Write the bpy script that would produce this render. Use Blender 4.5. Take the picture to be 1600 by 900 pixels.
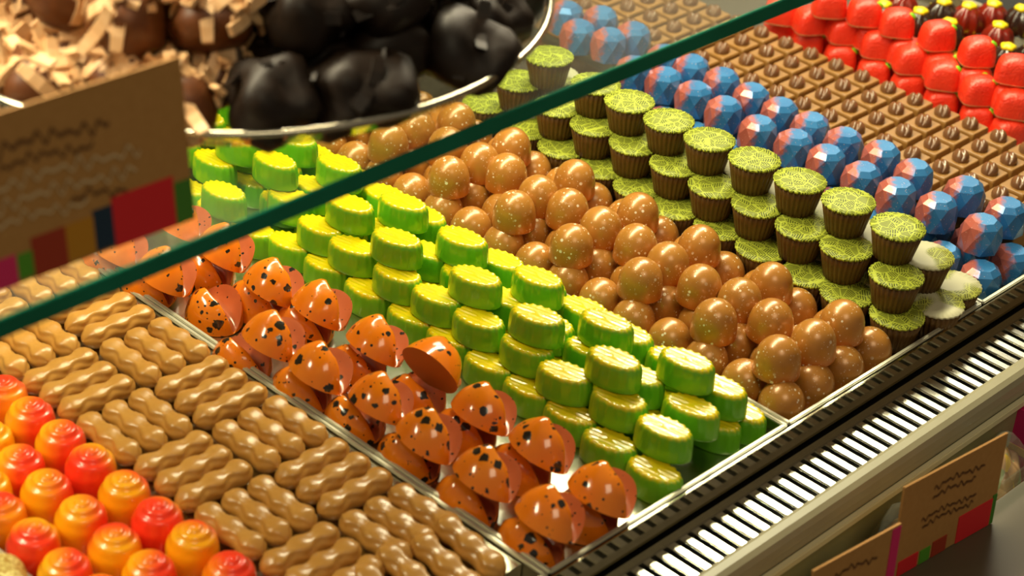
import bpy, bmesh, math, random
from mathutils import Vector, Matrix
random.seed(7)
for o in list(bpy.data.objects): bpy.data.objects.remove(o)
C = bpy.context.scene.collection
sc = bpy.context.scene
mm = 0.001

# ---------------------------------------------------------------- camera
FPX = 3180.5                       # focal length in pixels of the 1600x900 frame
CAM = Vector((0.44714, -0.53307, 0.58387))
RR = Vector((0.71123, 0.69983, 0.06628)); RD = Vector((0.41412, -0.34093, -0.84396)); RF = Vector((-0.56803, 0.62770, -0.53229))
UPV = -RD; TOC = -RF               # image right / up / towards the viewer as world directions
cd = bpy.data.cameras.new('camera'); cam = bpy.data.objects.new('camera', cd); C.objects.link(cam)
cam.matrix_world = Matrix(((RR.x, UPV.x, TOC.x, CAM.x), (RR.y, UPV.y, TOC.y, CAM.y), (RR.z, UPV.z, TOC.z, CAM.z), (0, 0, 0, 1)))
cd.sensor_width = 36; cd.lens = FPX / 1600 * 36; cd.clip_start = 0.01
cd.dof.use_dof = True; cd.dof.focus_distance = 1.10; cd.dof.aperture_fstop = 10
sc.camera = cam
def P(px, py, z):                  # pixel on the horizontal plane of height z
    d = RF + RR * ((px - 800) / FPX) + RD * ((py - 450) / FPX)
    return CAM + d * ((z - CAM.z) / d.z)
def pix(p):
    q = p - CAM; w = q.dot(RF)
    return (800 + FPX * q.dot(RR) / w, 450 + FPX * q.dot(RD) / w)
def inframe(p, m=60):
    x, y = pix(p); return -m < x < 1600 + m and -m < y < 900 + m

# ---------------------------------------------------------------- world, lights, exposure
w = bpy.data.worlds.new('shop'); sc.world = w; w.use_nodes = True
w.node_tree.nodes['Background'].inputs[0].default_value = (1.0, 0.83, 0.62, 1); w.node_tree.nodes['Background'].inputs[1].default_value = 0.15
def area(name, loc, to, sx, sy, power, col):
    l = bpy.data.lights.new(name, 'AREA'); l.shape = 'RECTANGLE'; l.size = sx; l.size_y = sy; l.energy = power; l.color = col
    o = bpy.data.objects.new(name, l); C.objects.link(o); o.location = loc
    o.rotation_euler = (Vector(to) - Vector(loc)).to_track_quat('-Z', 'Y').to_euler(); return o
WARM = (1.0, 0.87, 0.58)
area('case_strip_light', (-0.36, 0.15, 0.62), (-0.18, 0.15, 0), 1.6, 0.06, 20.5, WARM)
area('ceiling_light_panel', (-1.17, 1.90, 1.60), (-1.17, 1.90, 0), 0.5, 1.0, 24, (1.0, 0.9, 0.72))
area('front_fill_light', (1.1, -0.5, 1.9), (-0.1, 0.15, 0), 0.8, 0.8, 9, WARM)  # unseen fill, added to brighten the viewer-facing sides of the sweets
sc.view_settings.view_transform = 'Standard'; sc.view_settings.look = 'None'; sc.view_settings.gamma = 1
sc.view_settings.use_curve_mapping = False
sc.view_settings.exposure = 0.0

# ---------------------------------------------------------------- material helpers
def lin(c): return tuple(((v / 255) / 12.92 if v / 255 <= 0.04045 else ((v / 255 + 0.055) / 1.055) ** 2.4) for v in c) + (1,)
class M:
    def __init__(s, name):
        s.m = bpy.data.materials.new(name); s.m.use_nodes = True; s.t = s.m.node_tree; s.n = s.t.nodes; s.b = s.n['Principled BSDF']
    def node(s, k, **kw):
        n = s.n.new('ShaderNode' + k)
        for a, v in kw.items(): setattr(n, a, v)
        return n
    def put(s, sock, v):
        if isinstance(v, bpy.types.NodeSocket): s.t.links.new(v, sock)
        else: sock.default_value = v
    def math(s, op, a, b=0.0, clamp=False):
        n = s.node('Math', operation=op, use_clamp=clamp); s.put(n.inputs[0], a); s.put(n.inputs[1], b); return n.outputs[0]
    def vmath(s, op, a, b=(0, 0, 0)):
        n = s.node('VectorMath', operation=op); s.put(n.inputs[0], a)
        if op == 'SCALE': s.put(n.inputs[3], b)
        else: s.put(n.inputs[1], b)
        return n.outputs['Value' if op in ('DOT_PRODUCT', 'LENGTH') else 'Vector']
    def mix(s, f, a, b):
        n = s.node('Mix', data_type='RGBA'); s.put(n.inputs[0], f); s.put(n.inputs[6], a); s.put(n.inputs[7], b); return n.outputs[2]
    def ramp(s, v, lo, hi):
        n = s.node('MapRange', clamp=True); n.interpolation_type = 'SMOOTHSTEP'
        s.put(n.inputs[0], v); s.put(n.inputs[1], lo); s.put(n.inputs[2], hi); return n.outputs[0]
    def coord(s, rnd=True, scale=1000):
        tc = s.node('TexCoord'); v = s.vmath('SCALE', tc.outputs['Object'], scale); s.raw = v
        if rnd:
            oi = s.node('ObjectInfo'); s.rnd = oi.outputs['Random']
            k = s.math('MULTIPLY', s.rnd, 500.0); cx = s.node('CombineXYZ'); s.put(cx.inputs[0], k); s.put(cx.inputs[1], s.math('MULTIPLY', s.rnd, 271.0)); s.put(cx.inputs[2], s.math('MULTIPLY', s.rnd, 133.0))
            v = s.vmath('ADD', v, cx.outputs[0])
        return v
    def noise(s, v, scale, detail=2.0):
        n = s.node('TexNoise'); s.put(n.inputs['Vector'], v); n.inputs['Scale'].default_value = scale; n.inputs['Detail'].default_value = detail; return n.outputs[0]
    def vor(s, v, scale, feature='F1'):
        n = s.node('TexVoronoi', feature=feature); s.put(n.inputs['Vector'], v); n.inputs['Scale'].default_value = scale; return n
    def sep(s, v):
        n = s.node('SeparateXYZ'); s.put(n.inputs[0], v); return n.outputs
    def bump(s, h, strength=0.3, dist=0.0005):
        n = s.node('Bump'); n.inputs['Strength'].default_value = strength; n.inputs['Distance'].default_value = dist; s.put(n.inputs['Height'], h); s.t.links.new(n.outputs[0], s.b.inputs['Normal'])
    def col(s, c): s.put(s.b.inputs['Base Color'], c)
    def set(s, rough=0.4, metal=0.0, spec=0.5, coat=0.0, crough=0.1, sss=0.0, sr=None):
        b = s.b.inputs; b['Roughness'].default_value = rough; b['Metallic'].default_value = metal; b['Specular IOR Level'].default_value = spec
        b['Coat Weight'].default_value = coat; b['Coat Roughness'].default_value = crough
        if sss: b['Subsurface Weight'].default_value = sss; b['Subsurface Scale'].default_value = 0.003; b['Subsurface Radius'].default_value = sr or (1, .5, .25)
        return s
def plain(name, rgb, rough=0.5, metal=0.0, spec=0.5, coat=0.0):
    m = M(name).set(rough, metal, spec, coat); m.col(lin(rgb)); return m.m

MAT = {}
def mats():
    m = M('steel_brushed').set(0.24, 1.0); v = m.coord(False, 1000); s_ = m.sep(v); cx = m.node('CombineXYZ'); m.put(cx.inputs[0], m.math('MULTIPLY', s_[0], 0.02)); m.put(cx.inputs[1], s_[1]); m.put(cx.inputs[2], s_[2])
    n = m.noise(cx.outputs[0], 1.5); m.col(m.mix(n, lin((176, 170, 150)), lin((206, 200, 180)))); MAT['steel'] = m.m
    m = M('steel_polished').set(0.10, 1.0); n = m.noise(m.coord(False), 0.15); m.col(m.mix(n, lin((214, 208, 172)), lin((232, 226, 194)))); MAT['polished'] = m.m
    m = M('steel_slat').set(0.20, 1.0); n = m.noise(m.coord(True), 0.12, 3); m.col(m.mix(n, lin((200, 194, 180)), lin((238, 234, 222)))); MAT['slat'] = m.m
    m = M('rail_paint').set(0.35, 0.0, 0.5); n = m.noise(m.coord(False), 0.05); m.col(m.mix(n, lin((146, 138, 112)), lin((162, 154, 128)))); MAT['rail'] = m.m
    # speckled dome
    m = M('speckled_caramel_dome').set(0.30, 0.12, 0.6, 0.35, 0.22); v = m.coord()
    n = m.noise(v, 0.08); base = m.mix(n, lin((170, 106, 34)), lin((196, 136, 60)))
    s_ = m.sep(m.raw); base = m.mix(m.ramp(s_[2], 9.0, 0.0), base, lin((198, 112, 34)))
    vo = m.vor(v, 0.42); c_ = m.sep(vo.outputs['Color']); th = m.math('MULTIPLY', m.math('POWER', c_[0], 2.4), 0.40)
    d = m.ramp(m.math('SUBTRACT', vo.outputs['Distance'], th), 0.03, -0.03)
    msk = m.ramp(m.noise(v, 0.09, 1), 0.44, 0.58); hs = m.math('MULTIPLY', d, m.math('ADD', m.math('MULTIPLY', msk, 0.8), 0.2))
    vo2 = m.vor(v, 1.0); c2 = m.sep(vo2.outputs['Color']); d2 = m.ramp(m.math('SUBTRACT', vo2.outputs['Distance'], m.math('MULTIPLY', m.math('POWER', c2[0], 6.0), 0.35)), 0.03, -0.03)
    m.col(m.mix(m.math('MAXIMUM', hs, m.math('MULTIPLY', d2, 0.7)), base, lin((250, 232, 205)))); MAT['dome'] = m.m
    # green jelly
    m = M('green_yellow_shell').set(0.22, 0.0, 0.5, 0.5, 0.12, 0.15, (0.6, 1, 0.15)); v = m.coord(); s_ = m.sep(m.raw)
    n = m.noise(v, 0.07); f = m.ramp(m.math('ADD', s_[2], m.math('MULTIPLY', n, 2.4)), 13.3, 15.6)
    g = m.mix(m.noise(v, 0.05), lin((82, 168, 22)), lin((134, 206, 42)))
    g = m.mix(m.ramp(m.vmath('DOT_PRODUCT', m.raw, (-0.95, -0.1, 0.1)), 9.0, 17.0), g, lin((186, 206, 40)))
    m.col(m.mix(f, g, lin((232, 204, 6)))); MAT['green'] = m.m
    # fluted chocolate cup + printed disc
    m = M('milk_chocolate_cup').set(0.42, 0.0, 0.4); n = m.noise(m.coord(), 0.15, 4); m.col(m.mix(n, lin((82, 56, 20)), lin((104, 74, 30)))); MAT['cup'] = m.m
    def leaf(name, line, ground, pale):
        m = M(name).set(0.5, 0.0, 0.3); v = m.coord(); fl = m.vmath('MULTIPLY', v, (1, 1, 0.001))
        vo = m.vor(fl, 0.15); ed = m.vor(fl, 0.15, 'DISTANCE_TO_EDGE'); a = m.math('MULTIPLY', m.sep(vo.outputs['Color'])[0], 6.283)
        loc = m.vmath('SUBTRACT', fl, m.vmath('SCALE', vo.outputs['Position'], 1.0)); q = m.sep(loc)
        ca, sa = m.math('COSINE', a), m.math('SINE', a)
        x = m.math('ADD', m.math('MULTIPLY', q[0], ca), m.math('MULTIPLY', q[1], sa)); y = m.math('SUBTRACT', m.math('MULTIPLY', q[1], ca), m.math('MULTIPLY', q[0], sa))
        ay = m.math('ABSOLUTE', y); ph = m.math('ADD', m.math('MULTIPLY', x, 4.0), m.math('MULTIPLY', ay, 2.8))
        stripe = m.ramp(m.math('SINE', ph), 0.35, 0.75); mid = m.ramp(ay, 0.24, 0.14); edge = m.ramp(ed.outputs['Distance'], 0.055, 0.03)
        f = m.math('MAXIMUM', m.math('MAXIMUM', stripe, mid), edge)
        c = m.mix(f, lin(ground), lin(line))
        if pale: c = m.mix(m.ramp(m.noise(v, 0.05, 1), 0.42, 0.52), c, lin((196, 190, 158)))
        m.col(c); return m.m
    MAT['leaf'] = leaf('leaf_print_gold_green', (176, 184, 62), (88, 94, 24), False)
    MAT['leafpale'] = leaf('leaf_print_silver_reflection', (178, 180, 78), (104, 104, 46), True)  # pale patches put a silvery reflection into the lid colour
    # blue / pink gem
    m = M('blue_pink_gem').set(0.30, 0.25, 0.5, 0.3, 0.12); v = m.coord(); d = m.vmath('DOT_PRODUCT', m.raw, (-0.80, -0.60, 0.22))
    f = m.ramp(m.math('ADD', d, m.math('MULTIPLY', m.math('SUBTRACT', m.noise(v, 0.35, 5), 0.5), 9.0)), 4.6, 10.0)
    blue = m.mix(m.noise(v, 0.06), lin((28, 96, 160)), lin((70, 142, 202))); c = m.mix(f, blue, lin((188, 98, 84)))
    vo = m.vor(v, 1.1); c2 = m.sep(vo.outputs['Color']); sp = m.ramp(m.math('SUBTRACT', vo.outputs['Distance'], m.math('MULTIPLY', m.math('POWER', c2[0], 4.0), 0.3)), 0.03, -0.03)
    m.col(m.mix(m.math('MULTIPLY', sp, 0.7), c, lin((240, 200, 190)))); MAT['gem'] = m.m
    m = M('milk_chocolate_tile').set(0.40, 0.0, 0.45); n = m.noise(m.coord(), 0.12, 3); m.col(m.mix(n, lin((136, 94, 42)), lin((158, 112, 56)))); MAT['tile'] = m.m
    m = M('glossy_coffee_bean').set(0.20, 0.0, 0.6, 0.3, 0.1); n = m.noise(m.coord(), 0.2, 3); m.col(m.mix(n, lin((104, 66, 40)), lin((128, 88, 58)))); MAT['bean'] = m.m
    # reds
    m = M('red_strawberry_shell').set(0.42, 0.0, 0.6, 0.25, 0.25, 0.1, (1, .2, .1)); v = m.coord(); n = m.noise(v, 0.1); c = m.mix(n, lin((226, 34, 10)), lin((244, 62, 26)))
    s_ = m.sep(m.raw); c = m.mix(m.ramp(s_[2], 1.3, 0.5), c, lin((238, 190, 130))); m.col(c); m.bump(m.noise(v, 0.7, 1), 0.8, 0.0008); MAT['red'] = m.m
    MAT['leafgreen'] = plain('green_leaf_paint', (132, 206, 30), 0.35)
    m = M('dark_fluted_shell').set(0.25, 0.0, 0.6, 0.4, 0.15); v = m.coord(); oi = m.rnd
    m.col(m.mix(m.ramp(oi, 0.45, 0.75), lin((46, 22, 12)), lin((128, 26, 8)))); MAT['dark'] = m.m
    MAT['yellow'] = plain('yellow_cap_paint', (250, 220, 30), 0.35)
    # swirl balls
    m = M('red_orange_swirl').set(0.25, 0.0, 0.5, 0.4, 0.12, 0.1, (1, .4, .1)); v = m.coord(); oc = m.node('ObjectInfo'); k_ = m.node('SeparateColor'); m.put(k_.inputs[0], oc.outputs['Color']); a = m.math('MULTIPLY', k_.outputs[1], 6.283)
    q = m.sep(m.raw); d = m.math('ADD', m.math('MULTIPLY', q[0], m.math('COSINE', a)), m.math('MULTIPLY', q[1], m.math('SINE', a)))
    d = m.math('ADD', d, m.math('MULTIPLY', m.math('SUBTRACT', m.noise(v, 0.05, 1), 0.5), 6.0)); d = m.math('ADD', d, m.math('MULTIPLY', m.math('SUBTRACT', k_.outputs[0], 0.5), 30.0))
    c = m.mix(m.ramp(d, -8.0, 8.0), lin((250, 62, 30)), lin((254, 172, 18))); m.col(c); MAT['swirl'] = m.m
    # peanut bars
    m = M('milk_chocolate_peanut').set(0.30, 0.0, 0.5, 0.35, 0.25); n = m.noise(m.coord(), 0.09, 3); m.col(m.mix(n, lin((176, 120, 48)), lin((200, 146, 72)))); MAT['peanut'] = m.m
    # orange splatter shells
    def splat(name, a, b, k):
        m = M(name).set(0.16, 0.0, 0.55, 0.6, 0.05); v = m.coord(); n = m.noise(v, 0.06); c = m.mix(n, lin(a), lin(b))
        vv = m.vmath('ADD', v, m.vmath('SCALE', m.vmath('SUBTRACT', m_noisecol(m, v, 0.35), (0.5, 0.5, 0.5)), 3.0))
        vo = m.vor(vv, 0.17); c_ = m.sep(vo.outputs['Color']); th = m.math('MULTIPLY', m.math('POWER', c_[0], 2.5), k)
        f = m.ramp(m.math('SUBTRACT', vo.outputs['Distance'], th), 0.02, -0.02)
        v2 = m.vor(v, 0.42); c2 = m.sep(v2.outputs['Color']); f2 = m.ramp(m.math('SUBTRACT', v2.outputs['Distance'], m.math('MULTIPLY', m.math('POWER', c2[0], 4.0), 0.34)), 0.02, -0.02)
        m.col(m.mix(m.math('MAXIMUM', f, f2), c, lin((40, 34, 26)))); return m.m
    MAT['orange'] = splat('orange_black_splatter', (234, 110, 8), (248, 144, 30), 0.50)
    MAT['salmon'] = splat('salmon_inner_face', (176, 84, 44), (196, 104, 66), 0.34)
    MAT['brownface'] = plain('bare_chocolate_underside', (178, 112, 34), 0.5)
    # glass
    def thin(name, tint, refl, rough=0.0, veil=None):
        m = M(name); m.n.remove(m.b); out = m.n['Material Output']; tr = m.node('BsdfTransparent'); tr.inputs[0].default_value = tint
        gl = m.node('BsdfGlossy'); gl.inputs['Roughness'].default_value = rough; ge = m.node('NewGeometry'); ca = m.math('ABSOLUTE', m.vmath('DOT_PRODUCT', ge.outputs['Normal'], ge.outputs['Incoming'])); f0 = ((refl - 1) / (refl + 1)) ** 2
        fr = m.math('ADD', m.math('MULTIPLY', m.math('POWER', m.math('SUBTRACT', 1.0, ca, True), 5.0), 1 - f0), f0)
        mx = m.node('MixShader'); m.t.links.new(fr, mx.inputs[0]); m.t.links.new(tr.outputs[0], mx.inputs[1]); m.t.links.new(gl.outputs[0], mx.inputs[2]); last = mx.outputs[0]
        if veil:
            df = m.node('BsdfDiffuse'); df.inputs[0].default_value = (0.9, 0.9, 0.8, 1); m2 = m.node('MixShader'); m2.inputs[0].default_value = veil  # faint pale diffuse mix imitates a veil of reflected light
            m.t.links.new(last, m2.inputs[1]); m.t.links.new(df.outputs[0], m2.inputs[2]); last = m2.outputs[0]
        m.t.links.new(last, out.inputs[0]); return m.m
    MAT['pane'] = thin('clear_glass_pane', (0.95, 0.985, 0.965, 1), 1.45, 0.02, 0.02)
    MAT['bowl'] = thin('clear_bowl_glass', (0.93, 0.95, 0.92, 1), 1.5, 0.03, 0.03)
    MAT['bag'] = thin('cellophane', (0.93, 0.95, 0.90, 1), 1.5, 0.08, 0.04)
    m = M('green_glass_edge').set(0.12, 0.0, 0.6, 0.4, 0.05); n = m.noise(m.coord(False), 0.02); m.col(m.mix(n, lin((8, 88, 62)), lin((22, 124, 98)))); MAT['edge'] = m.m
    # card
    m = M('kraft_card').set(0.8); n = m.noise(m.coord(), 0.3, 4); m.col(m.mix(n, lin((158, 112, 54)), lin((174, 128, 68)))); MAT['kraft'] = m.m
    for k, c in dict(c_teal=(24, 110, 76), c_pink=(204, 36, 96), c_green=(74, 140, 24), c_rust=(150, 44, 14), c_gold=(176, 120, 14), c_navy=(10, 40, 62), c_red=(206, 26, 34), c_dkgreen=(60, 120, 30), ink=(96, 58, 22), chalk=(200, 172, 128), magenta=(196, 24, 96)).items():
        MAT[k] = plain('print_' + k, c, 0.7)
    # rocher
    m = M('rocher_chocolate').set(0.45, 0.0, 0.4); n = m.noise(m.coord(), 0.25, 4); m.col(m.mix(n, lin((74, 38, 12)), lin((112, 62, 22)))); MAT['rocher'] = m.m
    m = M('almond_sliver').set(0.5); n = m.noise(m.coord(), 0.2, 3); m.col(m.mix(n, lin((196, 142, 84)), lin((232, 198, 152)))); MAT['sliver'] = m.m
    m = M('dark_rocher').set(0.5, 0.0, 0.3); n = m.noise(m.coord(), 0.3, 4); m.col(m.mix(n, lin((16, 9, 4)), lin((32, 18, 7)))); MAT['darkrocher'] = m.m
    m = M('gold_crumb').set(0.45, 0.1); n = m.noise(m.coord(), 0.6, 4); m.col(m.mix(m.ramp(n, 0.35, 0.65), lin((168, 120, 30)), lin((226, 208, 130)))); MAT['crumb'] = m.m
    MAT['cream'] = plain('cream_enamel', (214, 206, 168), 0.35)
    MAT['rim'] = plain('satin_steel_rim', (206, 200, 178), 0.38, 0.55)
    MAT['sage'] = plain('grey_green_panel', (150, 148, 108), 0.25)
    MAT['wallpaint'] = plain('warm_wall_paint', (190, 160, 120), 0.8)
    MAT['black'] = plain('black_recess', (10, 9, 7), 0.6)
    MAT['taupe'] = plain('taupe_laminate', (80, 68, 50), 0.5)
    MAT['darktaupe'] = plain('dark_plinth', (62, 52, 38), 0.6)
    m = M('bag_sweets').set(0.35); v = m.coord(); vo = m.vor(v, 0.16); q = m.sep(vo.outputs['Color'])
    c = m.mix(m.ramp(q[0], 0.5, 0.55), lin((148, 156, 108)), lin((168, 124, 84))); c = m.mix(m.ramp(q[1], 0.72, 0.76), c, lin((222, 176, 52))); c = m.mix(m.ramp(q[2], 0.8, 0.84), c, lin((196, 150, 110))); m.col(c); MAT['sweets'] = m.m
    MAT['gold'] = plain('gold_ribbon', (206, 150, 40), 0.35)
def m_noisecol(m, v, scale):
    n = m.node('TexNoise'); m.put(n.inputs['Vector'], v); n.inputs['Scale'].default_value = scale; return n.outputs[1]
mats()

# ---------------------------------------------------------------- mesh helpers
def mesh(name, vs, fs, mat, smooth=True):
    me = bpy.data.meshes.new(name); me.from_pydata([tuple(v) for v in vs], [], fs); me.materials.append(MAT[mat])
    bm = bmesh.new(); bm.from_mesh(me); bmesh.ops.recalc_face_normals(bm, faces=bm.faces); bm.to_mesh(me); bm.free()
    for p in me.polygons: p.use_smooth = smooth
    return me
def boxes(name, bl, mat, bev=0.0):
    bm = bmesh.new()
    for (x0, x1, y0, y1, z0, z1) in bl:
        r = bmesh.ops.create_cube(bm, size=1)
        for v in r['verts']: v.co = Vector((x0 + (v.co.x + .5) * (x1 - x0), y0 + (v.co.y + .5) * (y1 - y0), z0 + (v.co.z + .5) * (z1 - z0)))
    if bev: bmesh.ops.bevel(bm, geom=bm.edges[:], offset=bev, segments=2, affect='EDGES')
    me = bpy.data.meshes.new(name); bm.to_mesh(me); bm.free(); me.materials.append(MAT[mat]); return me
def rings(rs, cap0=True, cap1=True):      # rs: list of equal-length closed rings of points
    n = len(rs[0]); vs = [p for r in rs for p in r]; fs = []
    for k in range(len(rs) - 1):
        for i in range(n): fs.append((k * n + i, k * n + (i + 1) % n, (k + 1) * n + (i + 1) % n, (k + 1) * n + i))
    if cap0: fs.append(tuple(range(n - 1, -1, -1)))
    if cap1: fs.append(tuple(range((len(rs) - 1) * n, len(rs) * n)))
    return vs, fs
def lathe(prof, n, rf=None, sx=1, sy=1):
    rs = []
    for (r, z) in prof:
        rs.append([(r * mm * (rf(2 * math.pi * i / n, z) if rf else 1) * math.cos(2 * math.pi * i / n) * sx, r * mm * (rf(2 * math.pi * i / n, z) if rf else 1) * math.sin(2 * math.pi * i / n) * sy, z * mm) for i in range(n)])
    return rings(rs)
def obj(name, me, parent=None, loc=(0, 0, 0), rot=None, label=None, cat=None, group=None, kind=None):
    o = bpy.data.objects.new(name, me); C.objects.link(o); o.location = loc
    if rot is not None:
        if isinstance(rot, Matrix): o.rotation_euler = rot.to_euler()
        else: o.rotation_euler = rot
    if parent: o.parent = parent
    if label: o['label'] = label
    if cat: o['category'] = cat
    if group: o['group'] = group
    if kind: o['kind'] = kind
    return o
def thing(name, label, cat, loc, rot=(0, 0, 0), group=None): return obj(name, None, None, loc, rot, label, cat, group)
J = random.uniform

# ---------------------------------------------------------------- setting: counter, trays, lip, grille
FLOOR = -0.010
YD = [-0.173, 0.0, 0.172, 0.345, 0.518, 0.691]
XB = -0.56
obj('floor', boxes('floor', [(-3, 3, -3, 3, -1.02, -1.0)], 'darktaupe'), kind='structure')
obj('wall_back', boxes('wall_back', [(-3.1, -3.0, -3, 3.3, -1.0, 2.6)], 'wallpaint'), kind='structure')
obj('wall_right', boxes('wall_right', [(-3.0, 3, 3.2, 3.3, -1.0, 2.6)], 'wallpaint'), kind='structure')
obj('display_counter', boxes('display_counter', [(XB - .02, 0.0, -0.42, 1.0, -0.6, -0.0115)], 'black'), label='dark cabinet body under the steel chocolate trays', cat='counter')
tl = ['shallow steel tray holding peanut bars and red swirl balls', 'shallow steel tray holding orange shells and green ovals', 'shallow steel tray holding speckled domes and leaf-print cups',
      'shallow steel tray holding blue gems and coffee-bean squares', 'shallow steel tray holding red strawberries and dark fluted sweets']
for k in range(5):
    y0, y1 = YD[k] + .0009, YD[k + 1] - .0009; T = .0013
    t = thing('steel_tray', tl[k], 'tray', (0, (y0 + y1) / 2, FLOOR - .0013)); iy = (y0 + y1) / 2; iz = FLOOR - .0013
    obj('tray_floor', boxes('tray_floor', [(XB, 0, y0 - iy, y1 - iy, 0, .0013)], 'steel'), t)
    for (a, b, c, d, nm) in ((XB, 0, y0 - iy, y0 - iy + T, 'side_wall'), (XB, 0, y1 - iy - T, y1 - iy, 'side_wall'), (-T, 0, y0 - iy, y1 - iy, 'front_wall')):
        obj(nm, boxes(nm, [(a, b, c, d, .0013, -iz - .0004)], 'steel'), t)
        e = .0006; obj('rolled_rim', boxes('rolled_rim', [(a - e if nm == 'front_wall' else a, b + e if nm == 'front_wall' else b, c - e * (nm != 'front_wall'), d + e * (nm != 'front_wall'), -iz - .0016, -iz + .0002)], 'rim', .0005), t)
    if k in (0, 3):   # raised insert under the flat-laid sweets
        ry0, ry1, rz = ((-.172 - iy + .07, y1 - iy - T - .0005, .0080) if k == 0 else (.412 - iy, y1 - iy - T - .0005, .004))
        obj('raised_insert', boxes('raised_insert', [(XB + .01, -.014, ry0, ry1, .0013, .0013 + rz)], 'steel'), t)
obj('trim_1', boxes('trim_1', [(.0012, .0026, -0.42, 0.99, -.0182, -.0008)], 'polished', .0003), kind='structure')
obj('trim_2', boxes('trim_2', [(.0026, .0062, -0.42, 0.99, -.038, -.0365)], 'black'), kind='structure')

g = thing('vent_grille', 'steel air vent grille of parallel slats in front of the trays', 'vent', (0, 0, -.020))
obj('grille_strip', boxes('grille_strip', [(.0044, .0095, -.42, .99, -.004, .0022)], 'steel', .0006), g)
obj('vent_duct', boxes('vent_duct', [(.0062, .034, -.42, .99, -.016, -.012)], 'black'), g)
sl = boxes('slat', [(.0085, .0335, -.0027, .0027, -.0012, .0014)], 'slat', .0007)
y = -.02
while y < .72:
    if inframe(Vector((.02, y, -.02)), 260):
        obj('slat', sl, g, (0, y, 0), (math.radians(J(-1.2, 1.2)), 0, 0))
    y += .0087
rp = [(.0330, -.006), (.0330, .0030), (.0340, .0046), (.0362, .0055), (.0400, .0052), (.0425, .0034), (.0440, .0005), (.0446, -.004), (.0440, -.010), (.0330, -.010)]
vs, fs = rings([[(x, yy, z) for (x, z) in rp] for yy in (-.42, .99)]); obj('front_rail', mesh('front_rail', vs, fs, 'rail', False), g)

# lower compartment in front of the counter
obj('counter_front_panel', boxes('counter_front_panel', [(.030, .0445, -.42, .99, -.6, -.034)], 'sage'), label='grey green counter front panel below the vent grille rail', cat='panel')
obj('trim_3', boxes('trim_3', [(.0440, .0475, -.42, .99, -.0345, -.030)], 'cream', .0006), kind='structure')
obj('lower_ledge', boxes('lower_ledge', [(.0446, .0765, -.40, .99, -.6, -.082)], 'cream'), label='cream ledge floor below the vent grille holding sweet bags', cat='shelf')
low = thing('counter_step', 'taupe counter step with glass lip in front of the bags', 'counter', (.12, .3, -.6))
obj('step_top', boxes('step_top', [(-.0430, .07, -.7, .69, .20, .556)], 'taupe', .002), low)
obj('step_plinth', boxes('step_plinth', [(-.0430, .068, -.7, .69, 0, .199)], 'darktaupe'), low)
obj('glass_lip', boxes('glass_lip', [(-.0428, -.0418, -.7, .69, .557, .566)], 'pane'), low)
# ---------------------------------------------------------------- cards
def card(name, label, w_, h_, loc, rz, tilt, strips, ribs, mir=1):
    t = thing(name, label, 'sign', loc, (0, tilt, rz))
    obj('board', boxes('board', [(-.0006, .0006, -w_ / 2, w_ / 2, 0, h_)], 'kraft'), t)
    for (a, b, c, d, m_) in strips:
        obj('colour_block', boxes('colour_block', [(.0006, .0010, -w_ / 2 + a * w_, -w_ / 2 + b * w_, c * h_, d * h_)], m_), t)
    for (a, b, zz, amp, per, th, m_) in ribs:     # handwriting strokes
        n = int((b - a) * w_ / .00022); top = []; bot = []
        for i in range(n + 1):
            q = i / n; yy = -w_ / 2 + (a + (b - a) * q) * w_; z = zz * h_ + amp * math.sin(q * (b - a) * w_ / per * 6.283) * (0.55 + 0.45 * math.sin(q * 17 + zz * 40)) + .0015 * math.sin(q * 5)
            top.append((.0012, yy, z + th / 2)); bot.append((.0012, yy, z - th / 2))
        vs = top + bot; m0 = n + 1; fs = [(i, i + 1, m0 + i + 1, m0 + i) for i in range(n)]
        vs2 = vs + [(.0006, v[1], v[2]) for v in vs]; k0 = len(vs); fs += [(a_ + k0, d_ + k0, c_ + k0, b_ + k0) for (a_, b_, c_, d_) in fs]
        obj('handwriting', mesh('handwriting', vs2, fs, m_, False), t)
    return t
cb = P(300, 338, .2083)
card('price_card', 'kraft card with coloured squares standing on the glass shelf', .112, .062, (cb.x - .001, cb.y - .056, .2082), math.radians(-2), math.radians(-6),
     [(.93, 1.0, .0, .26, 'c_dkgreen'), (.70, .93, .0, .31, 'c_red'), (.63, .70, .02, .27, 'c_navy'), (.53, .63, .02, .24, 'c_gold'), (.41, .53, .0, .24, 'c_rust'), (.355, .41, .02, .17, 'c_green'), (.245, .355, .0, .18, 'c_pink'), (.16, .245, .0, .17, 'c_teal')],
     [(.30, .72, .78, .0026, .006, .0013, 'ink'), (.34, .66, .68, .002, .005, .001, 'ink'), (.30, .82, .57, .0026, .0065, .0012, 'chalk'), (.28, .80, .46, .0026, .006, .0012, 'chalk'), (.28, .62, .36, .0022, .006, .0011, 'chalk'), (.56, .76, .36, .002, .006, .001, 'ink')])
def lowcard(label, pr, pl, h_, z, strips, ribs):
    a, b = P(*pr, z), P(*pl, z); mid = (a + b) / 2
    return card('price_card', label, (a - b).length, h_, mid, math.atan2(-(a.x - b.x), a.y - b.y), math.radians(-3), strips, ribs)
lowcard('kraft card with red block standing on the taupe ledge before pink box', (1548, 815), (1390, 905), .054, -.0434,
        [(.62, .96, .0, .30, 'c_red'), (.96, 1.0, .0, .33, 'c_dkgreen'), (.38, .52, .0, .17, 'c_rust'), (.26, .36, .0, .15, 'c_green'), (.05, .24, .0, .16, 'c_red')],
        [(.30, .80, .80, .0016, .005, .0009, 'ink'), (.30, .72, .70, .0016, .005, .0009, 'ink'), (.22, .76, .50, .0015, .0045, .0008, 'ink'), (.24, .74, .42, .0015, .0045, .0008, 'ink')])
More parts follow.
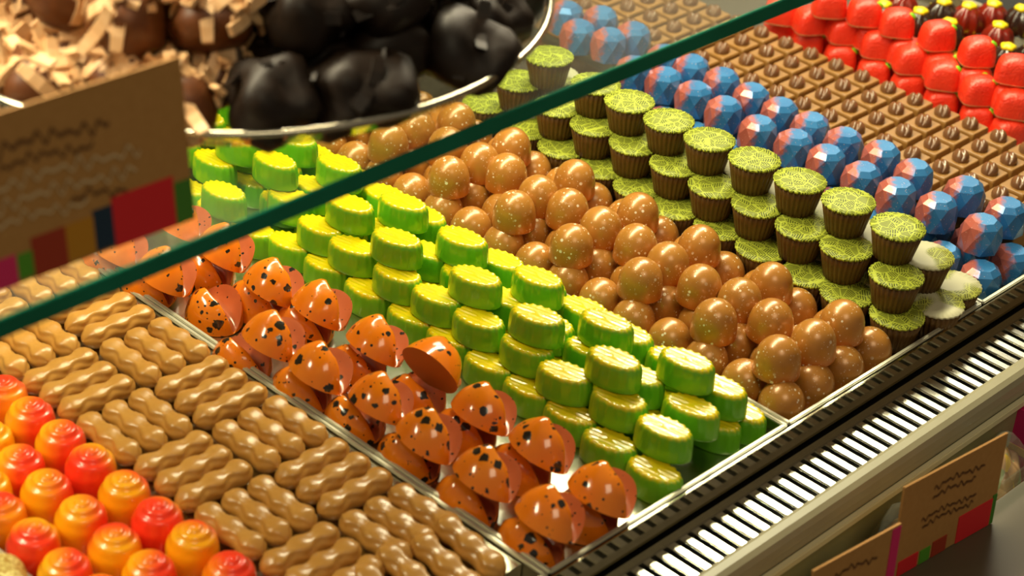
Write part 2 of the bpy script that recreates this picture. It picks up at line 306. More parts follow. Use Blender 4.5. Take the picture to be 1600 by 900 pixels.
lowcard('kraft card with magenta end strip standing on the taupe ledge', (1384, 962), (1250, 1040), .054, -.0434,
        [(.90, 1.0, .0, .98, 'magenta')], [(.25, .75, .80, .0016, .005, .0009, 'ink')])

# pink box with ribbon, cellophane bags
def pinkbox(px, py, z, sx, sy, sz, rz, label):
    p = P(px, py, z); t = thing('gift_box', label, 'box', p, (0, 0, rz))
    obj('box_body', boxes('box_body', [(-sx / 2, sx / 2, -sy / 2, sy / 2, 0, sz)], 'magenta', .0012), t)
    obj('ribbon', boxes('ribbon', [(-sx / 2 - .0006, sx / 2 + .0006, -sy / 2 - .0006, sy / 2 + .0006, sz * .38, sz * .48)], 'gold'), t)
pinkbox(1596, 722, -.0818, .024, .036, .046, 0, 'bright pink gift box tied with gold ribbon on ledge')
def lump(nm, rx, ry, rz, seed, amp, mat, sub=3, pw=1.0):
    bm = bmesh.new(); bmesh.ops.create_icosphere(bm, subdivisions=sub, radius=1); rnd = random.Random(seed); ks = [(Vector((rnd.gauss(0, 1), rnd.gauss(0, 1), rnd.gauss(0, 1))).normalized(), rnd.uniform(3, 7), rnd.uniform(0, 6)) for _ in range(9)]
    for v in bm.verts:
        d = v.co.normalized(); f = 1 + amp * sum(math.sin(d.dot(k) * q + s_) for k, q, s_ in ks) / 3
        v.co = Vector((d.x * rx * f, d.y * ry * f, d.z * rz * f + rz))
    me = bpy.data.meshes.new(nm); bm.to_mesh(me); bm.free(); me.materials.append(MAT[mat])
    for p in me.polygons: p.use_smooth = True
    return me
for i, (yy, r_, lb) in enumerate(((.105, .016, 'clear cellophane bag of sweets at the far end behind magenta-striped card'), (.150, .0165, 'clear cellophane bag of green and brown sweets behind the magenta-striped card'), (.197, .0165, 'clear cellophane bag of sweets in the gap between the two kraft cards'), (.243, .0165, 'clear cellophane bag of sweets behind the red-block card'), (.290, .016, 'clear cellophane bag of sweets next to the pink gift box'))):
    t = thing('sweet_bag', lb, 'bag', (.0600, yy, -.0818), (0, 0, .1 * i))
    obj('sweets', lump('sweets', r_ * .74, r_ * 1.3, .0205, 30 + i, .12, 'sweets', 4), t)
    cm = lump('cellophane', r_ * .84, r_ * 1.45, .0240, 60 + i, .14, 'bag', 3)
    for p_ in cm.polygons: p_.use_smooth = False
    obj('cellophane', cm, t)

# ---------------------------------------------------------------- glass shelf, bowl
EDGE = -.0595
sh = thing('glass_shelf', 'clear glass shelf with green edge above the trays', 'shelf', (EDGE, .15, .196))
obj('glass_sheet', boxes('glass_sheet', [(-.36, -.0004, -.60, .75, -.004, .004)], 'pane'), sh)
obj('polished_edge', boxes('polished_edge', [(-.0004, .0012, -.60, .75, -.004, .004)], 'edge', .0004), sh)
bc = Vector((-.197, -.022, .2001))
t = thing('glass_bowl', 'round clear glass dish heaped with nut clusters on shelf', 'bowl', bc)
prof = [(96, 0), (118, 2), (132, 9), (141, 17), (143.5, 18.5), (142, 20), (138, 18.5), (129, 11.5), (115, 5), (94, 3)]
vs, fs = lathe(prof, 96); obj('dish', mesh('dish', vs, fs, 'bowl'), t)
rim = [[((141.5 + 1.6 * math.cos(a)) * mm * math.cos(q), (141.5 + 1.6 * math.cos(a)) * mm * math.sin(q), (19.2 + 1.6 * math.sin(a)) * mm) for a in [i * math.pi / 4 for i in range(8)]] for q in [k * math.pi / 48 for k in range(97)]]
vs, fs = rings(rim, False, False); obj('dish_rim', mesh('dish_rim', vs, fs, 'steel'), t)
core = [lump('rocher_core', .0165, .0165, .014, s, .14, 'rocher', 2) for s in (1, 2)]
dcore = [lump('dark_core', .0195, .0195, .0165, s, .20, 'darkrocher', 3) for s in (4, 5, 6)]
def sliver_mesh(bend, L):
    rs = []
    for i in range(6):
        q = i / 5 - .5; wd = .0027 * (1 - .7 * abs(q) ** 2); rs.append([(q * L, -wd, bend * q * q - .0009), (q * L, wd, bend * q * q - .0009), (q * L, wd, bend * q * q + .0009), (q * L, -wd, bend * q * q + .0009)])
    vs, fs = rings(rs); return mesh('almond_sliver', vs, fs, 'sliver', False)
slv = [sliver_mesh(-.018, .025), sliver_mesh(-.026, .021), sliver_mesh(.012, .023)]
dsl = [m_.copy() for m_ in slv]
for m_ in dsl: m_.materials[0] = MAT['darkrocher']
def rocher(p, dark, i):
    rz = J(0, 6.28); tier = 'touching the dish' if i < .21 else 'middle tier of the heap' if i < .24 else 'top tier of the heap'
    t = thing('nut_cluster', ('dark chocolate nut cluster in glass dish, ' if dark else 'almond sliver cluster in glass dish, ') + tier, 'chocolate', p, (0, 0, rz), ('dark clusters in the glass dish, ' if dark else 'almond clusters in the glass dish, ') + tier)
    obj('core', random.choice(dcore if dark else core), t)
    for k in range(8 if dark else 26):
        a = J(0, 6.28); e = J(.15, 1.35); d = Vector((math.cos(a) * math.cos(e), math.sin(a) * math.cos(e), math.sin(e))); r_ = .0165 if dark else .0155
        zx = d; xx = zx.orthogonal().normalized(); xx = (Matrix.Rotation(J(0, 6.28), 3, zx) @ xx); yx = zx.cross(xx)
        R_ = Matrix((xx, yx, zx)).transposed() @ Matrix.Rotation(J(-.5, .5), 3, 'Y')
        obj('almond_sliver', random.choice(dsl if dark else slv), t, Vector((d.x * r_, d.y * r_, d.z * r_ * .85 + .014)), R_)
i = 0
for z, rmax, st in ((.2045, .129, .0335), (.2290, .110, .034), (.2540, .082, .035)):
    nx = int(rmax / st) + 1
    for a in range(-nx, nx + 1):
        for b in range(-nx, nx + 1):
            o_ = Vector(((a + (b % 2) * .5) * st, b * st * .88, 0))
            if o_.length > rmax: continue
            p = Vector((bc.x + o_.x + J(-.002, .002), bc.y + o_.y + J(-.002, .002), z + J(0, .0015)))
            if not inframe(p + Vector((0, 0, .012)), 110): continue
            px, py = pix(p + Vector((0, 0, .014)))
            rocher(p, px > 350 - py * .15, z); i += 1

# ---------------------------------------------------------------- sweets
def place(me_or_fn, name, loc, rz, label, cat, group):
    return obj(name, me_or_fn, None, loc, (0, 0, rz), label, cat, group)
# green fluted ovals
def green_mesh():
    n = 72; prof = [(.98, 0), (1.0, .5), (1.0, 2.2), (.975, 7), (.945, 10.8), (.91, 12.6), (.85, 13.8), (.79, 14.2), (.72, 14.2), (.62, 14.2), (.5, 14.2), (.38, 14.2), (.26, 14.2), (.12, 14.2)]
    rs = []
    for (s_, z) in prof:
        r = []
        for i in range(n):
            q = 2 * math.pi * i / n; fl = 1 + (.028 * math.cos(18 * q) * min(1, max(0, (z - 2) / 8)))
            zz = z + ((.3 * math.cos(18 * q)) if z > 11 and s_ > .6 else 0)
            if s_ < .75 and z > 12: zz = z + .26 * math.cos(2.1 * 9.6 * s_ * math.sin(q))
            r.append((15.6 * mm * s_ * fl * math.cos(q), 9.0 * mm * s_ * fl * math.sin(q), zz * mm))
        rs.append(r)
    return rings(rs)
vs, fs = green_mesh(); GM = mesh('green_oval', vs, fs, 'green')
GB = [FLOOR + .0001, FLOOR + .0148, FLOOR + .0295]
GL = ['green oval chocolate with yellow top in the bottom layer of its pile', 'green oval chocolate with yellow top in the middle layer of its pile', 'green oval chocolate with yellow top on the crest of its pile']
def glab(y, L): return ', orange-chocolate side' if y < .121 else ', speckled-dome side' if y > .138 or L == 2 else ', inner row'
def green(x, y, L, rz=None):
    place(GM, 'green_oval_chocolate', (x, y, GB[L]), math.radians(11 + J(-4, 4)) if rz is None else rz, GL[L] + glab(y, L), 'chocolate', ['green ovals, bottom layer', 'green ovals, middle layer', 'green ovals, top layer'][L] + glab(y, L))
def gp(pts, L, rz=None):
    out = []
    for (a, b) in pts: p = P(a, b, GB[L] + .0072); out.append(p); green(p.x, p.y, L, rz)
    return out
gl1 = gp([(395, 372), (454, 392), (513, 426), (575, 465), (643, 506), (706, 540), (766, 581), (828, 620), (892, 660), (952, 704), (1022, 750)], 0)
x0 = gl1[0].x
for k in range(5): green(x0 - .030 * (k + 1), gl1[0].y, 0)
for k in range(14):
    for yy in (.1175, .1420):
        x = -.020 - k * .0302 - (.004 if yy > .12 else 0)
        if k > 0 or yy > .12: green(x, yy + J(-.0006, .0006), 0)
green(-.0205, .1590, 0, math.radians(4)); green(-.0525, .1590, 0, math.radians(3))
gl2 = gp([(501, 367), (552, 399), (621, 441), (683, 476), (748, 513), (823, 554), (882, 597), (967, 638), (1037, 684)], 1)
gp([(1079, 650)], 1); gp([(350, 313), (400, 330)][:1], 1); gp([(455, 322)], 1)
for k in range(12):
    x = -.061 - k * .0303
    green(x, .1255, 1)
for k in range(13):
    x = -.028 - k * .0305
    green(x, .1500 + J(-.0005, .0005), 1, math.radians(9))
for k in range(4): green(-.362 - .0303 * k, .101, 1)
for (x, y) in ((-.352, .1105), (-.384, .1105), (-.416, .1105), (-.332, .1345), (-.364, .1345), (-.398, .1345)): green(x, y, 2)
gl3 = gp([(547, 333), (620, 387), (743, 447), (839, 508), (959, 576), (430, 265)], 2) + gp([(530, 270), (630, 331), (722, 387), (840, 448), (947, 517), (1072, 578)], 2)

# speckled domes
prof = [(11.6, 0), (12.2, .15), (12.35, .8), (12.2, 3.5), (12.0, 7), (11.6, 10), (10.8, 12.8), (9.6, 15.2), (8.0, 17.2), (6.0, 18.8), (3.6, 19.9), (1.6, 20.35), (.3, 20.45)]
vs, fs = lathe(prof, 36); DM = mesh('speckled_dome', vs, fs, 'dome')
def lab(y): return ', row beside the green ovals' if y < .198 else ', row beside the leaf-print cups' if y > .238 else ', inner row of the dome pile'
def dome(x, y, top):
    place(DM, 'speckled_dome_chocolate', (x + J(-.0007, .0007), y + J(-.0007, .0007), FLOOR + (.0186 if top else .0001)), J(0, 6.28),
          ('white-speckled caramel dome chocolate %s' % ('on the upper layer' if top else 'on the tray floor')) + lab(y), 'chocolate', ('speckled domes, upper layer' if top else 'speckled domes, lower layer') + lab(y))
for j in range(4):
    for k in range(17): dome(-.0150 - .0247 * k, .1855 + .0250 * j, False)
for row in ([(702, 271), (804, 327), (894, 379), (999, 432), (1118, 498), (1217, 556)], [(749, 250), (792, 267), (842, 301), (889, 323), (939, 352), (993, 379), (1045, 407), (1096, 443), (1157, 466), (1207, 498), (1270, 529)], [(800, 226), (899, 277), (997, 330), (1095, 381), (1207, 440), (1317, 500)]):
    for (a, b) in row:
        p = P(a, b, FLOOR + .0186 + .0100); dome(p.x, p.y, True)
for (x, y) in ((-.315, .192), (-.290, .217), (-.318, .217), (-.345, .217), (-.310, .243), (-.365, .192), (-.36, .243), (-.37, .217), (-.395, .217), (-.41, .243), (-.41, .192)): dome(x, y, True)

# leaf-print cups
n = 168; CUPH = 18.6
fl = lambda a, z: 1 + .075 * (abs(math.sin(14 * a)) - .5)
vs, fs = lathe([(9.6, 0), (10.3, .3), (11.3, 5), (12.6, 11), (13.9, CUPH - 1.6)], n, fl); CB = mesh('fluted_cup', vs, fs, 'cup')
fl2 = lambda a, z: 1 + .018 * math.cos(28 * a)
vs, fs = lathe([(13.8, CUPH - 1.6), (14.8, CUPH - 1.2), (14.95, CUPH - .5), (14.8, CUPH), (9, CUPH + .05), (.3, CUPH + .05)], n, fl2); CD = mesh('printed_disc', vs, fs, 'leaf'); CD2 = CD.copy(); CD2.materials[0] = MAT['leafpale']
CZ = [FLOOR + .0001, FLOOR + .0189, FLOOR + .0377]
CN = ['bottom', 'middle', 'top']
def cup(x, y, L, pale=False):
    lb = 'fluted chocolate cup with leaf-print lid painted with a silvery reflection, %s layer of the cup stack' if pale else 'fluted chocolate cup with green leaf-print lid, %s layer of the cup stack'  # pale lids wear a reflection painted into their colour
    t = thing('leaf_print_cup', lb % CN[L], 'chocolate', (x, y, CZ[L]), (J(-.015, .015), J(-.015, .015), J(0, 6.28)), 'leaf-print cups, %s layer%s' % (CN[L], ', lids with painted reflection' if pale else ''))
    obj('fluted_cup', CB, t); obj('printed_lid', CD2 if pale else CD, t)
def cpick(pts, L, pale=()):
    for i, (a, b) in enumerate(pts): p = P(a, b, CZ[L] + .0186); cup(p.x, p.y, L, i in pale)
cpick([(760, 159), (820, 200), (878, 229), (940, 260), (998, 290), (1058, 323), (1124, 354), (1190, 386), (1264, 426), (1324, 457), (1402, 491)], 0)
cpick([(811, 125), (873, 165), (930, 194), (990, 223), (1055, 255), (1116, 289), (1184, 318), (1253, 353), (1324, 385), (1401, 429)], 1)
cpick([(859, 87), (931, 130), (984, 157), (1046, 187), (1109, 217), (1179, 248), (1250, 281), (1327, 313), (1403, 353)], 2)
cpick([(1464, 472)], 0, (0,)); cpick([(1492, 444)], 0, (0,)); cpick([(1448, 398)], 1, (0,))
for k in range(9): cup(-.058 - .0306 * k, .320, 1, True)
for k in range(9): cup(-.046 - .0306 * k, .3115, 0, k < 2)

# faceted gems
def gem_mesh():
    def ring(r, z, n, off): return [(r * math.cos(2 * math.pi * (i + off) / n), r * math.sin(2 * math.pi * (i + off) / n), z) for i in range(n)]
    a, b, c, e = ring(7.2, 18.2, 8, .5), ring(10.7, 15.4, 8, .5), ring(12.5, 9.6, 8, 0), ring(11.9, 0, 8, .5)
    vs = a + b + c + e; A, B, Cc, E_ = 0, 8, 16, 24; fs = [tuple(range(8))]
    for i in range(8):
        j = (i + 1) % 8
        fs += [(A + i, B + i, B + j, A + j), (B + i, Cc + i, E_ + i, Cc + j), (B + i, Cc + j, B + j), (Cc + j, E_ + i, E_ + j)]
    fs.append(tuple(range(31, 23, -1)))
    return [(x * mm, y * mm, z * mm) for x, y, z in vs], fs
vs, fs = gem_mesh(); GEM = mesh('gem', vs, fs, 'gem', False)
def gem(x, y, L):
    place(GEM, 'faceted_gem_chocolate', (x, y, FLOOR + .0001 + L * .0186), J(-.3, .3), 'blue and pink faceted gem chocolate, %s layer, row beside the %s' % (('upper' if L else 'lower'), 'cups' if y < .386 else 'coffee squares'), 'chocolate', 'faceted gems, %s layer, %s row' % (('upper' if L else 'lower'), 'cup-side' if y < .386 else 'coffee-side'))
for row in ([(992, 91), (1040, 108), (1087, 130), (1134, 154), (1187, 184), (1244, 206), (1294, 230), (1350, 257), (1404, 282), (1468, 305), (1538, 339), (953, 46), (905, 33)], [(1039, 73), (1082, 88), (1130, 109), (1176, 133), (1221, 156), (1269, 179), (1321, 203), (1380, 224), (1431, 253), (1511, 280), (1576, 313), (991, 37), (940, 12), (886, 4)]):
    for (a, b) in row: p = P(a, b + 3, FLOOR + .0186 + .0182); gem(p.x, p.y, 1)
for k in range(12): gem(-.0155 - k * .0262, .3665, 0); gem(-.0145 - k * .0262, .3960, 0)

# coffee-bean squares
TZ = FLOOR + .0043
def tile_mesh():
    prof = [(9.4, 0), (9.6, .6), (8.8, 12.2), (8.4, 13.2), (8.0, 13.5)]
    rs = []
    for (h, z) in prof:
        r = []; cr = 1.0
        for (sx, sy, q0) in ((1, 1, 0), (-1, 1, 90), (-1, -1, 180), (1, -1, 270)):
            for q in (0, 45, 90): a = math.radians(q0 + q); r.append(((sx * (h - cr) + cr * math.cos(a)) * mm, (sy * (h - cr) + cr * math.sin(a)) * mm, z * mm))
        rs.append(r)
    return rings(rs)
vs, fs = tile_mesh(); TM = mesh('square_base', vs, fs, 'tile', False)
def bean_mesh():
    rs = []; N = 36
    for k in range(1, 16):
        ph = math.pi * k / 16; r = []
        for i in range(N):
            th = 2 * math.pi * i / N; x = 6.2 * math.cos(ph); y_ = 5.3 * math.sin(ph) * math.cos(th); z = 5.4 * math.sin(ph) * math.sin(th)
            if z > 0: z -= 1.7 * math.exp(-((y_ - .6 * math.sin(x * .5)) / .8) ** 2) * min(1, z / 2)
            r.append((x * mm, y_ * mm, max(z, -1.2) * mm))
        rs.append(r)
    return rings(rs)
vs, fs = bean_mesh(); BM = mesh('coffee_bean', vs, fs, 'bean')
U0 = Vector((-.2653, .5063)); CFR = ['row beside the strawberries', 'second row from the strawberries', 'middle row', 'second row from the gems', 'row beside the gems']
for jj in range(0, 5):
    for ii in range(-12, 13):
        x, y = U0.x + .021 * ii + .0011, U0.y - .021 * jj
        if x > -.022 or not inframe(Vector((x, y, .005)), 220): continue
        t = thing('coffee_bean_square', 'square milk chocolate topped with a coffee bean, ' + CFR[jj], 'chocolate', (x, y, TZ), (0, 0, J(-.03, .03)), 'coffee-bean squares, ' + CFR[jj])
        obj('square_base', TM, t); obj('coffee_bean', BM, t, (0, 0, .0145), (0, 0, math.radians(-58) + J(-.2, .2)))

# red strawberries
def red_mesh():
    prof = [(11.0, 0), (11.5, .6), (11.5, 2), (11.2, 7), (10.5, 11.5), (9.6, 14.2), (8.3, 15.7), (6.2, 16.6), (3, 17.0), (.4, 16.9)]; rs = []; N = 32
    for (r, z) in prof:
        q = []
        for i in range(N):
            a = 2 * math.pi * i / N; e = 4.0; k = (abs(math.cos(a)) ** e + abs(math.sin(a)) ** e) ** (-1 / e)
            x, y = r * k * math.cos(a), r * .86 * k * math.sin(a); q.append((x * mm, y * mm, (z - .06 * max(0, z - 9) * max(0, -x) * .35) * mm))
        rs.append(q)
    return rings(rs)
vs, fs = red_mesh(); RM = mesh('strawberry_shell', vs, fs, 'red')
LFM = lump('green_leaf', .0032, .0021, .0013, 3, .1, 'leafgreen', 2)
def red(px, py, zc, base, lb, gr, rz):
    p = P(px, py, zc); t = thing('strawberry_chocolate', lb, 'chocolate', (p.x, p.y, base), (0, 0, rz), gr)
    obj('strawberry_shell', RM, t); obj('green_leaf', LFM, t, (.0078, -.0035, .0138), (.3, .75, .3))
rz0 = math.radians(42)
for (a, b) in [(1220, 40), (1263, 62), (1314, 86), (1366, 109), (1419, 131), (1471, 155), (1527, 180), (1577, 202)]: red(a, b, FLOOR + .009, FLOOR + .0001, 'red strawberry chocolate with green leaf, bottom row beside the coffee squares', 'strawberries, bottom row', rz0 + J(-.2, .2))
for (a, b) in [(1221, 13), (1267, 28), (1321, 43), (1373, 65), (1424, 89), (1475, 114), (1530, 137), (1585, 158)]: red(a, b, FLOOR + .0178 + .009, FLOOR + .0178, 'red strawberry chocolate with green leaf, second layer of the heap', 'strawberries, second layer', rz0 + J(-.3, .3))
for (a, b) in [(1297, 2), (1352, 15), (1403, 32), (1466, 52), (1528, 77), (1585, 105)]: red(a, b, FLOOR + .0356 + .009, FLOOR + .0356, 'red strawberry chocolate with green leaf, top of the heap', 'strawberries, top layer', rz0 + J(-.3, .3))
for k in range(8): 
    t = thing('strawberry_chocolate', 'red strawberry chocolate with green leaf, bottom row behind the heap', 'chocolate', (-.105 - k * .0265, .559, FLOOR + .0001), (0, 0, J(0, 1)), 'strawberries, back bottom row'); obj('strawberry_shell', RM, t); obj('green_leaf', LFM, t, (.0078, -.0035, .0138), (.3, .75, .3))
for k in range(6): 
    t = thing('strawberry_chocolate', 'red strawberry chocolate with green leaf, second layer behind the heap', 'chocolate', (-.118 - k * .0268, .550, FLOOR + .0178), (0, 0, J(0, 1)), 'strawberries, back second layer'); obj('strawberry_shell', RM, t); obj('green_leaf', LFM, t, (.0078, -.0035, .0138), (.3, .75, .3))

# dark fluted sweets with yellow caps
fl3 = lambda a, z: 1 + .10 * math.cos(8 * a) * (1 if z < 15 else .4)
vs, fs = lathe([(10.2, 0), (11.2, .8), (11.0, 5), (10.2, 10), (8.4, 14.4), (5.6, 17), (4.0, 17.6)], 64, fl3); KM = mesh('fluted_body', vs, fs, 'dark')
vs, fs = lathe([(4.4, 16.9), (5.2, 17.6), (4.8, 19.2), (2.5, 20), (.3, 20.1)], 24, lambda a, z: 1 + .1 * math.cos(5 * a)); YM = mesh('yellow_cap', vs, fs, 'yellow')
def dark(x, y, L):
    t = thing('fluted_berry_chocolate', 'dark fluted chocolate with yellow cap, %s layer beyond the strawberries' % ('lower', 'upper')[L], 'chocolate', (x, y, FLOOR + .0001 + L * .0195), (0, 0, J(0, .7)), 'dark fluted sweets, %s layer' % ('lower', 'upper')[L])
    obj('fluted_body', KM, t); obj('yellow_cap', YM, t)
for (a, b) in [(1439, 14), (1485, 31), (1563, 36), (1576, 70), (1554, 3), (1476, 0), (1515, 6), (1598, 10)]: p = P(a, b, FLOOR + .0195 + .0195); dark(p.x, p.y, 1)
for j in range(3):
    for k in range(7): dark(-.105 - k * .0262, .590 + j * .026, 0)

# red-orange swirl balls
def swirl_mesh():
    prof = [(9.4, 0), (10.2, .6), (10.9, 4), (11.6, 9), (11.9, 13), (11.7, 16.5), (11.0, 19), (9.8, 21.3), (8.4, 22.9), (7.0, 24.1), (5.6, 24.9), (4.2, 25.5), (2.8, 25.9), (1.4, 26.1), (.3, 26.2)]; rs = []; N = 44
    P2 = []
    for k in range(len(prof) - 1):
        for s_ in (0, .5): P2.append((prof[k][0] * (1 - s_) + prof[k + 1][0] * s_, prof[k][1] * (1 - s_) + prof[k + 1][1] * s_))
    P2.append(prof[-1])
    for (r, z) in P2:
        q = []
        for i in range(N):
            a = 2 * math.pi * i / N; amt = max(0, min(1, (z - 15.5) / 4)); sw = math.sin(a - r * 1.75) ** 1; d = .42 * amt * sw * min(1, r / 2)
            q.append(((r + d * .6) * mm * math.cos(a), (r + d * .6) * mm * math.sin(a), (z + d) * mm))
        rs.append(q)
    return rings(rs)
vs, fs = swirl_mesh(); SM = mesh('swirl_ball', vs, fs, 'swirl')
SZ = FLOOR + .0001
SWL = {'r': ('nearly all-red glossy ball chocolate with spiral top', .22), 'y': ('mostly yellow-orange ball chocolate with reddish spiral top', .60), 'h': ('half red half yellow ball chocolate with spiral top', .45)}
def swirl(p, k, ang): 
    o = place(SM, 'swirl_ball_chocolate', (p.x, p.y, SZ), 0, SWL[k][0], 'chocolate', {'r': 'red swirl balls', 'y': 'yellow swirl balls', 'h': 'half-and-half swirl balls'}[k]); o.color = (SWL[k][1], ang, 0, 1)
for (a, b, k, an) in [(3, 590, 'r', 0), (45, 624, 'h', .62), (93, 660, 'h', .6), (140, 698, 'h', .33), (193, 740, 'y', .8), (245, 782, 'r', .3), (300, 819, 'y', .85), (358, 868, 'r', .7), (28, 699, 'h', .6), (71, 738, 'y', .65), (125, 779, 'y', .68), (178, 824, 'h', .9), (232, 866, 'h', .62), (-2, 775, 'r', 0), (50, 816, 'h', .36), (100, 863, 'h', .65), (-25, 735, 'y', .2), (-20, 660, 'h', .1), (412, 915, 'h', .1), (288, 912, 'y', .6), (155, 905, 'r', .4)]:
    swirl(P(a, b + 6, SZ + .0255), k, an)
cr = P(12, 898, .012)
place(lump('crumb_truffle', .014, .014, .013, 11, .16, 'crumb', 4), 'crumb_truffle', (cr.x - .004, cr.y - .004, FLOOR + .0002), 0, 'crumbly golden truffle beside the swirl balls', 'chocolate', None)

# peanut bars
def peanut_mesh():
    rs = []; N = 40; L = 22.0; K = 60
    for k in range(K + 1):
        u = -1 + 2 * k / K; x = L * math.sin(u * math.pi / 2) if abs(u) > 2 else L * (u if abs(u) < .0 else math.copysign(1 - (1 - abs(u)) ** 1.35, u) if abs(u) > .0 else 0)
        lob = .5 + .5 * math.cos(2 * math.pi * x / 14.4); end = math.sqrt(max(0.0, 1 - max(0, (abs(x) - 15.2) / 6.42) ** 2)); R_ = (5.8 + 1.2 * lob) * max(end, .04); r = []
        for i in range(N):
            a = 2 * math.pi * i / N - math.pi / 2; up = math.asin(math.sin(a)); ph = abs(math.pi / 2 - up) if math.sin(a) > 0 else 9
            ph0 = .42 + .42 * lob; d = .55 * math.exp(-((ph - ph0) / .16) ** 2) * end - .55 * math.exp(-((ph - ph0 - .36) / .2) ** 2) * end - .25 * math.exp(-(ph / .25) ** 2) * end
            rr = R_ + d; y_ = rr * math.cos(a) * .98; z = rr * math.sin(a) * (.92 if math.sin(a) > 0 else .85); r.append((x * mm, y_ * mm, z * mm))
        rs.append(r)
    return rings(rs)
vs, fs = peanut_mesh(); PM = mesh('peanut_bar', vs, fs, 'peanut')
PZ = FLOOR - .0013 + .0093 + .0060
def bar(x, y, alongY, z=0.0, lb=None, gr=None, tilt=0):
    if not inframe(Vector((x, y, PZ)), 90): return
    obj('peanut_bar', PM, None, (x, y, PZ + z), (0, tilt, (math.pi / 2 if alongY else 0) + J(-.03, .03)), lb or ('peanut-shaped milk chocolate bar laid %s, column beside %s' % ('across the tray' if alongY else 'along the tray', 'the orange chocolates' if y > -.053 else 'the swirl balls')), 'chocolate', gr or ('peanut bars laid %s, %s column' % ('across' if alongY else 'lengthwise', 'orange-side' if y > -.053 else 'swirl-side')))
for col, (yc, ph) in enumerate(((-.0310, 0), (-.0760, 1))):
    for k in range(-2, 7):
        xc = -.2885 + .0450 * k + (.0 if col == 0 else -.001); cross = ((k + ph) % 2 == 0)
        if xc > -.03: continue
        for q in (-1, 0, 1):
            if cross: bar(xc + q * .0149, yc, True)
            else: bar(xc, yc + q * .0149, False)
# looser bars at the front of the peanut rows
for (x, y, al, z, tl_) in ((-.032, -.018, False, 0, .10), (-.030, -.034, False, -.001, .14), (-.034, -.051, False, 0, .12), (-.031, -.068, False, 0, .12), (-.032, -.085, False, 0, .1)):
    bar(x, y, al, z, 'peanut-shaped milk chocolate bar tipped toward the front wall', 'peanut bars tipped at the front', tl_)

# orange splattered wave pralines: convex flank, ridge, salmon scoop, lip
def wave_mesh():
    NS, NT = 22, 26; V = []
    for a in range(NS + 1):
        sx = -1 + 2 * a / NS; sx = math.sin(sx * math.pi / 2); w_ = 15.0 * (max(0.0, 1 - sx * sx) ** .58) + .15; hs = max(0.0, 1 - abs(sx) ** 2.4) ** .8; rid = -.16 + .10 * sx; row = []
        for b in range(NT + 1):
            t = -1 + 2 * b / NT; t = math.copysign(abs(t) ** .85, t)
            if t <= rid: q = (rid - t) / (rid + 1); z = 16.5 * (1 - q ** 2.2) ** .70
            elif t < .30: q = (.30 - t) / (.30 - rid); z = 4.0 + 12.5 * q ** 1.5
            elif t < .86: q = (t - .30) / .56; z = 4.0 + 8.5 * q ** 1.7
            else: z = 12.5 * math.sqrt(max(0, 1 - ((t - .86) / .14) ** 2))
            z *= hs * (1 + .12 * math.exp(-((sx + .2) / .22) ** 2) * (t < .1)); row.append((17.5 * sx * mm, w_ * t * mm, max(z, 0) * mm, t, rid))
        V.append(row)
    return V, NS, NT
Vg, NS, NT = wave_mesh()
gv = [p[:3] for r in Vg for p in r]; fo, fsal = [], []
for a in range(NS):
    for b in range(NT):
        q = (a * (NT + 1) + b, (a + 1) * (NT + 1) + b, (a + 1) * (NT + 1) + b + 1, a * (NT + 1) + b + 1); tm = (Vg[a][b][3] + Vg[a][b + 1][3]) / 2
        (fsal if Vg[a][b][4] + .12 < tm < .85 and 1 < a < NS - 2 else fo).append(q)
def submesh(nm, faces, mat):
    used = sorted({i for f_ in faces for i in f_}); mp = {u: k for k, u in enumerate(used)}
    me = bpy.data.meshes.new(nm); me.from_pydata([gv[u] for u in used], [], [tuple(mp[i] for i in f_) for f_ in faces]); me.materials.append(MAT[mat])
    for p_ in me.polygons: p_.use_smooth = True
    return me
WM = submesh('splattered_shell', fo, 'orange'); WS = submesh('scoop_face', fsal, 'salmon')
rim_ = [Vg[a][0] for a in range(NS + 1)] + [Vg[a][NT] for a in range(NS, -1, -1)]
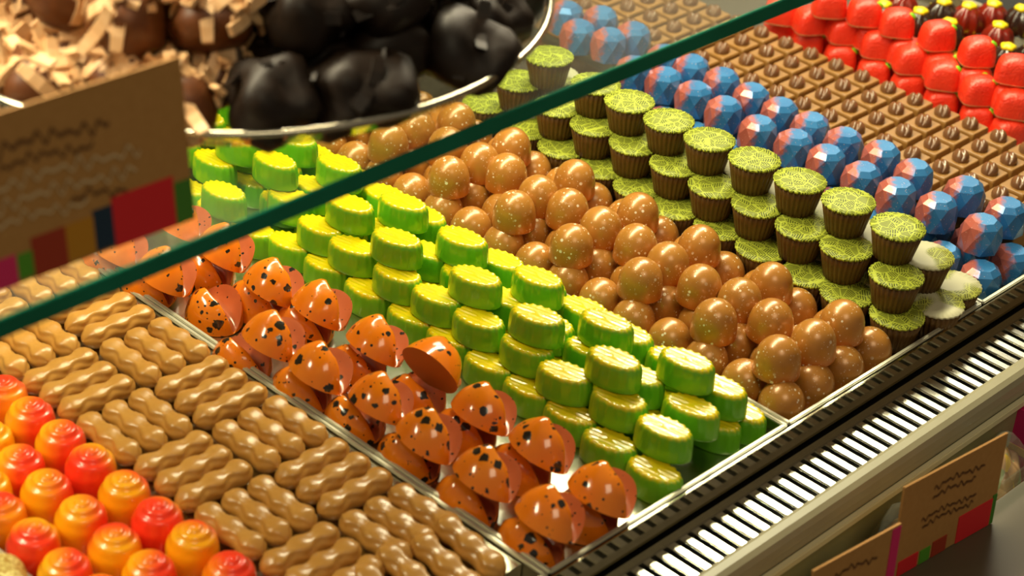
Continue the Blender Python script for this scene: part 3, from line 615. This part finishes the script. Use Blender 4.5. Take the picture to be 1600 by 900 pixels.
WB = mesh('underside', [(p[0], p[1], 0) for p in rim_], [tuple(range(len(rim_)))], 'brownface', False)
def frame(zx, xx):
    zx = Vector(zx).normalized(); xx = Vector(xx); xx = (xx - zx * xx.dot(zx)).normalized(); yx = zx.cross(xx); return Matrix((xx, yx, zx)).transposed()
ORL = {'A': 'orange black-splattered wave chocolate lying under another, %s row', 'B': 'orange black-splattered wave chocolate tipped up over another, %s row', 'S': 'orange wave chocolate lying open with its salmon scoop showing, %s row', 'K': 'orange wave chocolate tipped over with bare brown underside showing, %s row'}
def wave(kind, px, py, z, zx, xx, row):
    p = P(px, py, z); Rm = frame(zx, xx); c = p - Rm @ Vector((0, 0, .0055))
    lo = min((Rm @ Vector(v)).z for v in gv); c.z = max(c.z, FLOOR - lo + .0003)
    t = thing('wave_chocolate', ORL[kind] % row, 'chocolate', c, Rm.to_euler(), 'orange wave chocolates %s, %s row' % (dict(A='below', B='on top', S='lying open', K='tipped over')[kind], row))
    obj('splattered_shell', WM, t); obj('scoop_face', WS, t); obj('underside', WB, t)
G_, H_ = 'green oval side', 'peanut bar side'
def unit(B, A, row, k='B'):
    j = lambda v, q=.07: [e + J(-q, q) for e in v]
    if A: wave('A' if B else 'S', A[0] - (9 if B else 0), A[1] + (5 if B else 0), -.003, j((.08, -.10, 1)), j((1, -.05, 0)), row)
    if B: wave(k, B[0] + 2, B[1] - 3, .0145, (-.1, .92, .36) if k == 'K' else j((.12, .40, .90), .05), j((.97, -.10, -.16)), row)
for B, A in (((352, 388), (332, 415)), ((428, 443), (410, 464)), ((503, 478), (484, 500)), ((590, 534), (566, 566)), ((680, 570), (658, 612)), ((757, 640), (736, 668)), ((848, 695), (820, 722)), ((942, 765), (922, 798))):
    unit(B, A, G_, 'K' if B[0] == 680 else 'B')
for B, A in (((260, 425), (240, 442)), (None, (335, 484)), ((428, 526), (385, 554)), ((502, 575), (478, 600)), ((596, 624), (562, 646)), ((671, 680), (648, 706)), ((762, 740), (738, 772)), ((860, 803), (838, 840)), ((285, 346), None), ((185, 385), (172, 402))):
    unit(B, A, H_)
